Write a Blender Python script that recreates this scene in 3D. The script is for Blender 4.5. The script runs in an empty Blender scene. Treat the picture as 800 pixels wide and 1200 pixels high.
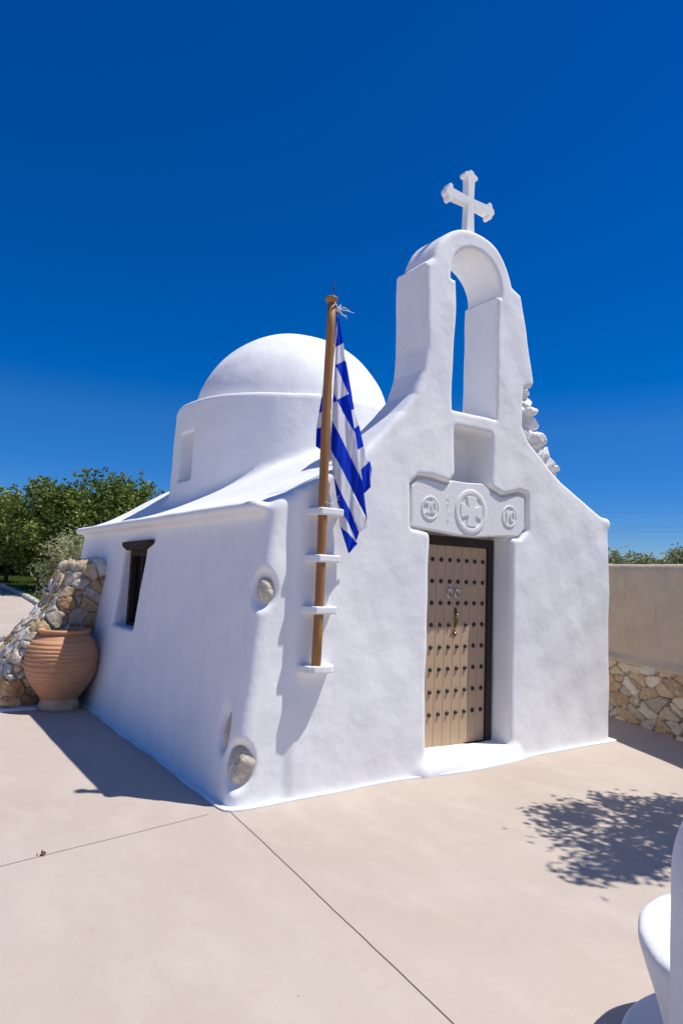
import bpy, bmesh, math, random
import numpy as np
from mathutils import Vector, Matrix, noise as mnoise

scene = bpy.context.scene
R = math.radians
rng = np.random.default_rng(7)
random.seed(7)

# ------------------------------------------------------------------ camera
F_PX, YAW, PITCH, ROLL = 767.4, -0.6007, 0.09875, 0.03809
fw = Vector((-math.sin(YAW)*math.cos(PITCH), math.cos(YAW)*math.cos(PITCH), math.sin(PITCH)))
rt = Vector((math.cos(YAW), math.sin(YAW), 0)); up = rt.cross(fw)
r2 = rt*math.cos(ROLL) + up*math.sin(ROLL); u2 = up*math.cos(ROLL) - rt*math.sin(ROLL)
cam = bpy.data.cameras.new('camera')
cam.sensor_fit = 'VERTICAL'; cam.sensor_height = 36; cam.lens = F_PX/1200*36
cam.clip_start = .05; cam.clip_end = 5000
camo = bpy.data.objects.new('camera', cam); scene.collection.objects.link(camo)
M = Matrix((r2, u2, -fw)).transposed().to_4x4(); M.translation = Vector((-2.103, -4.318, 1.65))
camo.matrix_world = M
scene.camera = camo

# ------------------------------------------------------------------ sky, sun, exposure
SUN = Vector((.36, -.26, 1)).normalized()
elev = math.asin(SUN.z); azim = math.atan2(SUN.x, SUN.y)
world = bpy.data.worlds.new('World'); scene.world = world; world.use_nodes = True
wn = world.node_tree; wn.nodes.clear()
sky = wn.nodes.new('ShaderNodeTexSky'); sky.sky_type = 'NISHITA'; sky.sun_disc = False
sky.sun_elevation = elev; sky.sun_rotation = azim
sky.altitude = 300; sky.air_density = 1.0; sky.dust_density = .1; sky.ozone_density = 4.0
hs = wn.nodes.new('ShaderNodeHueSaturation'); hs.inputs['Saturation'].default_value = 1.5; hs.inputs['Hue'].default_value = .517
bg = wn.nodes.new('ShaderNodeBackground'); bg.inputs['Strength'].default_value = .088
wo = wn.nodes.new('ShaderNodeOutputWorld')
# the sky band a quarter turn from the sun is the deepest blue (polarised light); it pales towards the sun
geo = wn.nodes.new('ShaderNodeTexCoord'); dot = wn.nodes.new('ShaderNodeVectorMath'); dot.operation = 'DOT_PRODUCT'
nrm = wn.nodes.new('ShaderNodeVectorMath'); nrm.operation = 'NORMALIZE'
wn.links.new(geo.outputs['Generated'], nrm.inputs[0]); wn.links.new(nrm.outputs[0], dot.inputs[0]); dot.inputs[1].default_value = SUN
mr_ = wn.nodes.new('ShaderNodeMapRange'); mr_.interpolation_type = 'SMOOTHSTEP'
mr_.inputs[1].default_value = .74; mr_.inputs[2].default_value = .90; mr_.inputs[3].default_value = 1; mr_.inputs[4].default_value = 0
wn.links.new(dot.outputs['Value'], mr_.inputs[0]); wn.links.new(mr_.outputs[0], hs.inputs['Fac'])
# thin blue air low over the horizon
sp_ = wn.nodes.new('ShaderNodeSeparateXYZ'); wn.links.new(nrm.outputs[0], sp_.inputs[0])
m2_ = wn.nodes.new('ShaderNodeMapRange'); m2_.inputs[1].default_value = -.02; m2_.inputs[2].default_value = .22; m2_.inputs[3].default_value = 1; m2_.inputs[4].default_value = 0
wn.links.new(sp_.outputs['Z'], m2_.inputs[0])
mu_ = wn.nodes.new('ShaderNodeMix'); mu_.data_type = 'RGBA'; mu_.blend_type = 'MULTIPLY'; mu_.inputs['B'].default_value = (.55, .72, 1.0, 1)
wn.links.new(m2_.outputs[0], mu_.inputs['Factor']); wn.links.new(sky.outputs[0], mu_.inputs['A'])
wn.links.new(mu_.outputs['Result'], hs.inputs['Color']); wn.links.new(hs.outputs[0], bg.inputs[0]); wn.links.new(bg.outputs[0], wo.inputs[0])
sl = bpy.data.lights.new('sun', 'SUN'); sl.energy = 4.3; sl.angle = R(.53); sl.color = (1, .96, .88)
so = bpy.data.objects.new('sun', sl); scene.collection.objects.link(so)
so.rotation_euler = SUN.to_track_quat('Z', 'Y').to_euler(); so.location = (8, -8, 20)
scene.view_settings.view_transform = 'Standard'; scene.view_settings.look = 'None'
scene.view_settings.gamma = 1; scene.view_settings.use_curve_mapping = False
scene.view_settings.exposure = 0.2
scene.render.engine = 'CYCLES'
scene.cycles.max_bounces = 8; scene.cycles.diffuse_bounces = 5

# ------------------------------------------------------------------ helpers
COL = scene.collection
def empty(name, loc, label, cat, group=None):
    o = bpy.data.objects.new(name, None); COL.objects.link(o); o.location = loc
    o.empty_display_size = .2
    return tag(o, label, cat, group)
def tag(o, label=None, cat=None, group=None, kind=None):
    if label: o['label'] = label
    if cat: o['category'] = cat
    if group: o['group'] = group
    if kind: o['kind'] = kind
    return o
def link(name, me, mat=None, parent=None):
    o = bpy.data.objects.new(name, me); COL.objects.link(o)
    for m in (mat if isinstance(mat, (list, tuple)) else [mat]):
        if m: me.materials.append(m)
    if parent:
        o.parent = parent
        o.matrix_parent_inverse = Matrix.Translation(parent_world(parent)).inverted()
    return o
def parent_world(p):
    return p.location.copy()      # a part's own frame stays at the world origin unless it was placed
def npmesh(name, V, Fc, smooth=True, mati=None, col=None):
    V = np.asarray(V, np.float32); Fc = np.asarray(Fc, np.int32)
    k = Fc.shape[1]; me = bpy.data.meshes.new(name)
    me.vertices.add(len(V)); me.vertices.foreach_set('co', V.ravel())
    me.loops.add(Fc.size); me.loops.foreach_set('vertex_index', Fc.ravel())
    me.polygons.add(len(Fc)); me.polygons.foreach_set('loop_start', np.arange(0, Fc.size, k, dtype=np.int32))
    if mati is not None: me.polygons.foreach_set('material_index', np.asarray(mati, np.int32))
    me.polygons.foreach_set('use_smooth', np.full(len(Fc), smooth))
    me.update(calc_edges=True)
    if col is not None:
        a = me.color_attributes.new('tint', 'FLOAT_COLOR', 'POINT')
        a.data.foreach_set('color', np.asarray(col, np.float32).ravel())
    me.validate()
    return me
def bm_obj(name, bm, mat, parent=None, smooth=False, bevel=0, seg=2):
    me = bpy.data.meshes.new(name); bmesh.ops.recalc_face_normals(bm, faces=bm.faces)
    bm.to_mesh(me); bm.free()
    if smooth: me.polygons.foreach_set('use_smooth', [True]*len(me.polygons))
    o = link(name, me, mat, parent)
    if bevel:
        b = o.modifiers.new('bevel', 'BEVEL'); b.width = bevel; b.segments = seg; b.limit_method = 'ANGLE'
    return o
def add_box(bm, lo, hi):
    vs = [bm.verts.new((x, y, z)) for x in (lo[0], hi[0]) for y in (lo[1], hi[1]) for z in (lo[2], hi[2])]
    for f in ((0,1,3,2),(4,6,7,5),(0,4,5,1),(2,3,7,6),(0,2,6,4),(1,5,7,3)): bm.faces.new([vs[i] for i in f])
def add_prism(bm, pts, y0, y1):
    a = [bm.verts.new((x, y0, z)) for x, z in pts]; b = [bm.verts.new((x, y1, z)) for x, z in pts]
    n = len(pts); bm.faces.new(a); bm.faces.new(b[::-1])
    for i in range(n): bm.faces.new((a[i], b[i], b[(i+1) % n], a[(i+1) % n]))
def tube_np(pts, rad, n=10, cap=True):
    pts = [Vector(p) for p in pts]; V = []; Fs = []
    ref = Vector((0, 0, 1))
    for i, p in enumerate(pts):
        t = (pts[min(i+1, len(pts)-1)] - pts[max(i-1, 0)]).normalized()
        a = t.cross(ref)
        if a.length < .05: a = t.cross(Vector((1, 0, 0)))
        a.normalize(); b = t.cross(a)
        for k in range(n):
            q = p + (a*math.cos(2*math.pi*k/n) + b*math.sin(2*math.pi*k/n))*rad[i]; V.append(q[:])
    for i in range(len(pts)-1):
        for k in range(n):
            Fs.append((i*n+k, i*n+(k+1) % n, (i+1)*n+(k+1) % n, (i+1)*n+k))
    return V, Fs
def add_tube(bm, pts, rad, n=10):
    if not isinstance(rad, (list, tuple)): rad = [rad]*len(pts)
    V, Fs = tube_np(pts, rad, n); vs = [bm.verts.new(v) for v in V]
    for f in Fs: bm.faces.new([vs[i] for i in f])
    bm.faces.new(vs[:n]); bm.faces.new(vs[-n:][::-1])
def add_lathe(bm, prof, n=48, axis='z', c=(0, 0, 0), close=True):
    rings = []
    for r, h in prof:
        ring = []
        for k in range(n):
            a = 2*math.pi*k/n
            p = (r*math.cos(a), r*math.sin(a), h) if axis == 'z' else (r*math.cos(a), h, r*math.sin(a))
            ring.append(bm.verts.new(Vector(p)+Vector(c)))
        rings.append(ring)
    for i in range(len(rings)-1):
        for k in range(n): bm.faces.new((rings[i][k], rings[i][(k+1) % n], rings[i+1][(k+1) % n], rings[i+1][k]))
    if close:
        bm.faces.new(rings[0]); bm.faces.new(rings[-1])

# ------------------------------------------------------------------ materials
def mat(name, color=(.5, .5, .5), rough=.9, spec=.3, metal=0, noise=None, bump=None, tint=None, trans=0):
    """noise: (scale, color2, lo, hi); bump: list of (scale, distance, detail); tint: use 'tint' colours"""
    m = bpy.data.materials.new(name); m.use_nodes = True; t = m.node_tree; N = t.nodes; L = t.links
    p = N['Principled BSDF']; p.inputs['Base Color'].default_value = (*color, 1)
    p.inputs['Roughness'].default_value = rough; p.inputs['Metallic'].default_value = metal
    p.inputs['Specular IOR Level'].default_value = spec
    tc = N.new('ShaderNodeTexCoord'); last = None
    if tint:
        a = N.new('ShaderNodeVertexColor'); a.layer_name = 'tint'; last = a.outputs[0]
    for nz in (noise or []):
        sc, c2, lo, hi = nz[:4]
        n = N.new('ShaderNodeTexNoise'); n.inputs['Scale'].default_value = sc; n.inputs['Detail'].default_value = 8; n.inputs['Roughness'].default_value = .6
        if len(nz) > 4:
            mp = N.new('ShaderNodeMapping'); mp.inputs['Scale'].default_value = nz[4]; L.new(tc.outputs['Object'], mp.inputs[0]); L.new(mp.outputs[0], n.inputs['Vector'])
        else: L.new(tc.outputs['Object'], n.inputs['Vector'])
        mr = N.new('ShaderNodeMapRange'); mr.inputs[1].default_value = lo; mr.inputs[2].default_value = hi
        L.new(n.outputs['Fac'], mr.inputs[0])
        mx = N.new('ShaderNodeMix'); mx.data_type = 'RGBA'
        L.new(mr.outputs[0], mx.inputs['Factor'])
        if last: L.new(last, mx.inputs['A'])
        else: mx.inputs['A'].default_value = (*color, 1)
        mx.inputs['B'].default_value = (*c2, 1); last = mx.outputs['Result']
    if last: L.new(last, p.inputs['Base Color'])
    prev = None
    for bmpt in (bump or []):
        sc, dist, det = bmpt[:3]
        n = N.new('ShaderNodeTexNoise'); n.inputs['Scale'].default_value = sc; n.inputs['Detail'].default_value = det
        if len(bmpt) > 3:
            mp = N.new('ShaderNodeMapping'); mp.inputs['Scale'].default_value = bmpt[3]; L.new(tc.outputs['Object'], mp.inputs[0]); L.new(mp.outputs[0], n.inputs['Vector'])
        else: L.new(tc.outputs['Object'], n.inputs['Vector'])
        b = N.new('ShaderNodeBump'); b.inputs['Distance'].default_value = dist; b.inputs['Strength'].default_value = 1
        L.new(n.outputs['Fac'], b.inputs['Height'])
        if prev: L.new(prev, b.inputs['Normal'])
        prev = b.outputs[0]
    if prev: L.new(prev, p.inputs['Normal'])
    if trans:
        tr = N.new('ShaderNodeBsdfTranslucent'); ms = N.new('ShaderNodeMixShader'); ms.inputs[0].default_value = trans
        if last: L.new(last, tr.inputs[0])
        else: tr.inputs[0].default_value = (*color, 1)
        out = N['Material Output']; L.new(p.outputs[0], ms.inputs[1]); L.new(tr.outputs[0], ms.inputs[2]); L.new(ms.outputs[0], out.inputs[0])
    return m

plaster = mat('whitewashed plaster', (.875, .875, .875), .92, .15,
              noise=[(1.7, (.815, .815, .82), .45, .72), (5.5, (.805, .80, .795), .52, .78, (1, 1, .45)), (14, (.76, .755, .75), .62, .92, (1, 1, .35))],
              bump=[(4, .012, 3), (20, .0013, 4, (1, 1, .55)), (55, .0006, 3, (.5, .5, 1.4)), (130, .0003, 2)])
plaster_smooth = mat('smooth whitewash', (.83, .83, .83), .85, .2, noise=[(3, (.78, .775, .77), .5, .8)], bump=[(6, .006, 3), (90, .0004, 3)])
seat_wash = mat('grainy whitewash', (.76, .76, .765), .9, .15, noise=[(3, (.69, .69, .695), .45, .75), (30, (.68, .67, .66), .6, .8)], bump=[(7, .008, 3), (45, .0022, 4), (160, .0006, 2)])
limestone_white = mat('whitewashed stone', (.80, .795, .785), .95, .1, noise=[(18, (.68, .65, .60), .58, .9)], bump=[(22, .008, 6), (90, .002, 3)])
marble_mat = mat('painted marble', (.81, .805, .80), .9, .15, noise=[(20, (.70, .67, .63), .62, .85)], bump=[(28, .003, 6), (120, .0008, 3)])
raw_stone = mat('bare stone', (.52, .46, .37), .95, .1, noise=[(16, (.30, .26, .21), .52, .75), (9, (.72, .69, .63), .50, .68)], bump=[(25, .02, 8)])
door_paint = mat('beige door paint', (.51, .36, .235), .5, .35, noise=[(5, (.46, .32, .205), .4, .8, (6, 6, .5))], bump=[(12, .001, 4, (8, 8, .4))])
dark_wood = mat('dark wood', (.035, .022, .016), .55, .35, noise=[(6, (.02, .013, .010), .4, .7, (5, 5, .6))], bump=[(14, .002, 4, (6, 6, .5))])
old_wood = mat('weathered dark wood', (.055, .038, .028), .8, .2, noise=[(9, (.02, .014, .011), .4, .7, (5, 1, 5))], bump=[(20, .004, 5, (5, 1, 5))])
iron_black = mat('black iron', (.012, .011, .011), .4, .5)
silver = mat('polished silver', (.75, .74, .72), .25, .5, 1)
brass = mat('brass', (.27, .18, .075), .55, .5, 1)
copper_plate = mat('reddish metal plate', (.30, .10, .05), .4, .5, .6)
pole_wood = mat('varnished wood', (.36, .17, .06), .5, .3, noise=[(7, (.25, .11, .035), .4, .75, (6, 6, .35)), (3, (.44, .24, .10), .55, .8, (8, 8, .25))], bump=[(20, .001, 3, (5, 5, .3))])
rope_mat = mat('white cord', (.72, .70, .66), .9, .1)
glass_dark = mat('dark window glass', (.01, .011, .013), .12, .5)
terracotta = mat('terracotta', (.60, .32, .175), .85, .2, noise=[(4, (.52, .26, .13), .4, .7, (1, 1, 3)), (11, (.64, .41, .26), .58, .85)], bump=[(40, .003, 4)])
terracotta_pale = mat('lime stained terracotta', (.66, .41, .26), .9, .15, noise=[(7, (.70, .54, .41), .45, .7), (16, (.52, .29, .17), .5, .75)], bump=[(40, .003, 4)])
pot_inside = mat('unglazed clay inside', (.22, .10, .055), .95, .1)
stone_tint = mat('rubble stone', rough=.95, spec=.12, tint=True, noise=[(5.5, (.40, .20, .075), .56, .66), (8.3, (.64, .61, .57), .56, .70), (28, (.40, .35, .29), .55, .85)], bump=[(12, .03, 8), (50, .006, 4)])
stone_tint_dry = mat('dry wall stone', rough=.95, spec=.12, tint=True, noise=[(9, (.50, .31, .17), .57, .72), (13, (.72, .65, .54), .56, .72), (30, (.50, .41, .31), .55, .85)], bump=[(16, .025, 7), (60, .006, 4)])
render_tan = mat('tan wall render', (.56, .455, .34), .95, .1, noise=[(1.4, (.46, .365, .265), .42, .70), (9, (.63, .53, .41), .52, .82), (5, (.43, .33, .24), .60, .80, (1, 1, .35)), (38, (.44, .35, .26), .62, .8)], bump=[(4, .02, 4), (40, .006, 5)])
bark = mat('bark', (.09, .07, .05), .95, .1, noise=[(10, (.045, .035, .025), .4, .7, (1, 1, .2))], bump=[(25, .02, 6, (1, 1, .3))])
leaf_green = mat('broad leaf', rough=.5, spec=.4, tint=True, trans=.28)
leaf_pale = mat('grey green leaf', rough=.6, spec=.3, tint=True, trans=.2)
lawn_mat = mat('lawn grass', rough=.8, spec=.2, tint=True, trans=.25)
lawn_base_mat = mat('lawn soil', (.06, .085, .022), .95, .1, noise=[(6, (.09, .11, .03), .4, .7)], bump=[(60, .02, 4)])
soil = mat('dry soil', (.30, .23, .16), 1, .05, noise=[(1.5, (.24, .19, .12), .4, .7)], bump=[(8, .05, 6)])
kerb_mat = mat('pale kerb', (.58, .54, .48), .9, .15, noise=[(4, (.46, .42, .36), .4, .7)], bump=[(18, .01, 5)])
wire_mat = mat('overhead wire', (.05, .05, .055), .6, .3)
dry_leaf = mat('dry leaf', (.26, .17, .08), .9, .1)

def fabric(name, c, c2):
    m = mat(name, c, .75, .15, noise=[(6, c2, .4, .8)], bump=[(300, .0006, 2)], trans=.5); return m
flag_blue = fabric('blue flag cloth', (.010, .075, .74), (.008, .060, .64))
flag_white = fabric('white flag cloth', (.90, .90, .93), (.86, .86, .91))

def ground_material():
    m = mat('pigmented screed', (.485, .413, .362), .82, .25,
            noise=[(.55, (.445, .372, .317), .40, .72), (3.5, (.53, .46, .40), .50, .78, (1, .45, 1)), (9, (.45, .36, .30), .60, .82, (.5, 1.5, 1)), (2.1, (.49, .385, .30), .62, .80, (.6, 1, 1)), (60, (.43, .35, .29), .60, .75)],
            bump=[(2.5, .010, 5), (14, .0015, 5), (90, .0004, 3)])
    t = m.node_tree; N = t.nodes; L = t.links; p = N['Principled BSDF']
    src = p.inputs['Base Color'].links[0].from_socket
    tc = N.new('ShaderNodeTexCoord'); sep = N.new('ShaderNodeSeparateXYZ'); L.new(tc.outputs['Object'], sep.inputs[0])
    nz = N.new('ShaderNodeTexNoise'); nz.inputs['Scale'].default_value = 2.2; nz.inputs['Detail'].default_value = 6; L.new(tc.outputs['Object'], nz.inputs['Vector'])
    def mth(op, a, b=None, c=None):
        n = N.new('ShaderNodeMath'); n.operation = op
        for i, v in enumerate((a, b, c)):
            if v is None: continue
            if isinstance(v, (int, float)): n.inputs[i].default_value = v
            else: L.new(v, n.inputs[i])
        return n.outputs[0]
    wob = mth('MULTIPLY', mth('SUBTRACT', nz.outputs['Fac'], .5), .022)
    # expansion joint one runs left from the corner, joint two comes forward from it
    dmin = None
    for (ax, ay, bx, by, w) in ((-.15, 0, -1.45, -.19, .0028), (.0, -.05, -.21, -2.42, .0030)):
        dx, dy = bx-ax, by-ay; l = math.hypot(dx, dy); dx /= l; dy /= l; nx, ny = -dy, dx
        d = mth('ADD', mth('ADD', mth('MULTIPLY', sep.outputs[0], nx), mth('MULTIPLY', sep.outputs[1], ny)), -(nx*ax+ny*ay))
        d = mth('ABSOLUTE', mth('ADD', d, wob))
        al = mth('ADD', mth('ADD', mth('MULTIPLY', sep.outputs[0], dx), mth('MULTIPLY', sep.outputs[1], dy)), -(dx*ax+dy*ay))
        e = mth('SUBTRACT', 1, mth('SMOOTH_MIN', 1, mth('MAXIMUM', 0, mth('DIVIDE', mth('SUBTRACT', d, w*.6), w)), .1))
        e = mth('MULTIPLY', e, mth('GREATER_THAN', al, 0))
        dmin = e if dmin is None else mth('MAXIMUM', dmin, e)
    mx = N.new('ShaderNodeMix'); mx.data_type = 'RGBA'; L.new(mth('MULTIPLY', dmin, .85), mx.inputs['Factor']); L.new(src, mx.inputs['A']); mx.inputs['B'].default_value = (.07, .045, .032, 1)
    L.new(mx.outputs['Result'], p.inputs['Base Color'])
    # tiny dark specks and chips
    vo = N.new('ShaderNodeTexVoronoi'); vo.inputs['Scale'].default_value = 3.3; L.new(tc.outputs['Object'], vo.inputs['Vector'])
    vo2 = N.new('ShaderNodeTexVoronoi'); vo2.inputs['Scale'].default_value = 8.5; L.new(tc.outputs['Object'], vo2.inputs['Vector'])
    sp = mth('MAXIMUM', mth('MULTIPLY', mth('LESS_THAN', vo.outputs['Distance'], .018), .6), mth('MULTIPLY', mth('LESS_THAN', vo2.outputs['Distance'], .028), .38))
    mx2 = N.new('ShaderNodeMix'); mx2.data_type = 'RGBA'; L.new(sp, mx2.inputs['Factor']); L.new(mx.outputs['Result'], mx2.inputs['A']); mx2.inputs['B'].default_value = (.2, .14, .10, 1)
    L.new(mx2.outputs['Result'], p.inputs['Base Color'])
    bp = N.new('ShaderNodeBump'); bp.invert = True; bp.inputs['Distance'].default_value = .006
    L.new(dmin, bp.inputs['Height']); L.new(p.inputs['Normal'].links[0].from_socket, bp.inputs['Normal']); L.new(bp.outputs[0], p.inputs['Normal'])
    return m

# ------------------------------------------------------------------ ground
def terr(x, y): return .05*np.clip(np.asarray(y, float)-9, 0, 36)
def sheet(name, xs, ys, dz, m, **kw):
    X, Y = np.meshgrid(xs, ys, indexing='ij'); V = np.stack([X, Y, terr(X, Y)+dz], -1).reshape(-1, 3)
    nx, ny = len(xs), len(ys); i = np.arange(nx*ny).reshape(nx, ny)
    Fc = np.stack([i[:-1, :-1], i[1:, :-1], i[1:, 1:], i[:-1, 1:]], -1).reshape(-1, 4)
    o = link(name, npmesh(name, V, Fc), m); tag(o, **kw); return o
sheet('ground', [-1500, -300, -60, -20, 0, 20, 60, 300, 1500], [-1500, -200, -30, -8, 0, 8.9, 9.1, 12, 20, 30, 44.9, 45.1, 120, 600, 1500], 0, ground_material(), kind='structure')

# ------------------------------------------------------------------ signed distance modelling
def sat(a): return np.clip(a, 0, 1)
def smin(a, b, k):
    h = sat(.5+.5*(b-a)/k); return b+(a-b)*h-k*h*(1-h)
def smax(a, b, k): return -smin(-a, -b, k)
def box2(x, z, x0, x1, z0, z1, r=0):
    qx = np.abs(x-(x0+x1)/2)-(x1-x0)/2+r; qz = np.abs(z-(z0+z1)/2)-(z1-z0)/2+r
    return np.sqrt(np.maximum(qx, 0)**2+np.maximum(qz, 0)**2)+np.minimum(np.maximum(qx, qz), 0)-r
def box3(x, y, z, lo, hi, r=0):
    q = [np.abs(c-(a+b)/2)-(b-a)/2+r for c, a, b in zip((x, y, z), lo, hi)]
    return np.sqrt(sum(np.maximum(c, 0)**2 for c in q))+np.minimum(np.maximum(np.maximum(q[0], q[1]), q[2]), 0)-r
def poly2(x, z, P):
    x, z = np.broadcast_arrays(x, z); d = np.full(x.shape, 1e9); s = np.ones(x.shape)
    n = len(P); j = n-1
    for i in range(n):
        ax, az = P[i]; bx, bz = P[j]; ex, ez = bx-ax, bz-az; wx, wz = x-ax, z-az
        t = sat((wx*ex+wz*ez)/(ex*ex+ez*ez)); d = np.minimum(d, (wx-ex*t)**2+(wz-ez*t)**2)
        c1 = z >= az; c2 = z < bz; c3 = ex*wz > ez*wx
        s = np.where((c1 & c2 & c3) | (~c1 & ~c2 & ~c3), -s, s); j = i
    return s*np.sqrt(d)
def ellip(x, y, z, c, r):
    k0 = np.sqrt(((x-c[0])/r[0])**2+((y-c[1])/r[1])**2+((z-c[2])/r[2])**2)
    return (k0-1)*min(r)
def lumps(x, y, z, a):
    return a*(np.sin(2.1*x+.7*y+1.3*z)*np.sin(1.7*z-.9*x+.4)+.7*np.sin(5.3*x+1.1*y+.6)*np.sin(4.6*z+1.9*y-.8*x)
              + .4*np.sin(11.3*x-3*z+2*y)*np.sin(9.7*z+4*x+7.1*y))
def surface_nets(fun, xs, ys, zs):
    X, Y, Z = xs[:, None, None], ys[None, :, None], zs[None, None, :]
    D = np.broadcast_to(fun(X, Y, Z), (len(xs), len(ys), len(zs))).astype(np.float32)
    I = D < 0
    n = sum(I[a:a+len(xs)-1, b:b+len(ys)-1, c:c+len(zs)-1].astype(np.int8) for a in (0, 1) for b in (0, 1) for c in (0, 1))
    ci, cj, ck = np.nonzero((n > 0) & (n < 8))
    idx = np.full(n.shape, -1, np.int32); idx[ci, cj, ck] = np.arange(len(ci))
    acc = np.zeros((len(ci), 3)); cnt = np.zeros(len(ci))
    cs = [(a, b, c) for a in (0, 1) for b in (0, 1) for c in (0, 1)]
    for a in cs:
        for b in cs:
            if sum(b)-sum(a) == 1 and all(q >= p for p, q in zip(a, b)):
                fa = D[ci+a[0], cj+a[1], ck+a[2]]; fb = D[ci+b[0], cj+b[1], ck+b[2]]
                m = (fa < 0) != (fb < 0); t = np.where(m, fa/np.where(m, fa-fb, 1), 0)
                pa = np.stack([xs[ci+a[0]], ys[cj+a[1]], zs[ck+a[2]]], -1); pb = np.stack([xs[ci+b[0]], ys[cj+b[1]], zs[ck+b[2]]], -1)
                acc += np.where(m[:, None], pa+(pb-pa)*t[:, None], 0); cnt += m
    V = acc/cnt[:, None]; Fs = []
    for ax in range(3):
        sh = [slice(None)]*3; s0 = list(sh); s1 = list(sh); s0[ax] = slice(0, -1); s1[ax] = slice(1, None)
        A, B = I[tuple(s0)], I[tuple(s1)]
        o1, o2 = [(1, 2), (2, 0), (0, 1)][ax]
        e = np.argwhere(A != B)
        e = e[(e[:, o1] > 0) & (e[:, o2] > 0) & (e[:, o1] < D.shape[o1]-1) & (e[:, o2] < D.shape[o2]-1)]
        flip = ~A[tuple(e.T)]
        q = []
        for d1, d2 in ((-1, -1), (0, -1), (0, 0), (-1, 0)):
            c = e.copy(); c[:, o1] += d1; c[:, o2] += d2; q.append(idx[tuple(c.T)])
        q = np.stack(q, -1); q[flip] = q[flip][:, ::-1]; Fs.append(q)
    return V, np.concatenate(Fs)
def sdf_finish(fun, V, it=3, e=.006):
    for _ in range(it+1):
        d = fun(*V.T)
        g = np.stack([fun(*(V+e*np.eye(3)[k]).T)-fun(*(V-e*np.eye(3)[k]).T) for k in range(3)], -1)/(2*e)
        gl = np.linalg.norm(g, axis=1, keepdims=True)+1e-6
        if _ < it: V = V-np.clip(d[:, None]/gl, -.02, .02)*g/gl*.9
    return V, g/gl
def sdf_object(name, fun, xs, ys, zs, m, parent=None, parts=None):
    V, Fc = surface_nets(fun, xs, ys, zs); V, Nn = sdf_finish(fun, V)
    cen = V[Fc].mean(1); out = []
    lab = parts(cen) if parts else np.zeros(len(Fc), int)
    names = name if isinstance(name, list) else [name]
    for k, nm in enumerate(names):
        f = Fc[lab == k]
        if not len(f): continue
        u, inv = np.unique(f, return_inverse=True)
        me = npmesh(nm, V[u], inv.reshape(f.shape))
        me.normals_split_custom_set_from_vertices(Nn[u].tolist())
        out.append(link(nm, me, m, parent))
    return out

# ------------------------------------------------------------------ chapel
chapel = empty('chapel', (2.2, 2.8, 0), 'whitewashed stone chapel with rounded dome, arched open belfry and beige studded door', 'chapel')
arc = [(2.29+.555*math.cos(a), 4.49+.555*math.sin(a)) for a in np.radians(np.linspace(168, 14, 24))]
GABLE = [(.46, -.4), (.44, 2.2), (.46, 2.31), (.54, 2.365), (.84, 2.52), (1.0, 2.66), (1.17, 2.84), (1.44, 3.12), (1.58, 3.30), (1.66, 3.52), (1.685, 3.75), (1.66, 4.53)] + arc + \
        [(2.965, 4.58), (2.99, 4.50), (3.07, 4.12), (3.19, 3.69), (3.15, 3.63), (3.04, 3.60), (3.02, 3.22), (3.10, 3.10), (3.42, 2.88), (3.67, 2.74), (3.9, 2.63), (4.11, 2.54), (4.35, 2.44), (4.46, 2.39), (4.46, -.4)]
LINTEL = [(1.585, 2.465), (1.658, 2.532), (1.819, 2.540), (2.017, 2.516), (2.069, 2.567), (2.243, 2.565), (2.469, 2.581), (2.564, 2.523), (2.731, 2.474), (2.977, 2.527), (3.062, 2.512), (3.068, 2.193), (2.984, 2.118), (2.391, 2.065), (2.148, 2.068), (1.793, 2.096), (1.605, 2.117)]
DCX, DCY = 2.40, 3.54
def vault(x):
    t = sat((x-.12)/4.3); return 2.2+.16*t+.86*np.sin(math.pi*t)**1.55
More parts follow.
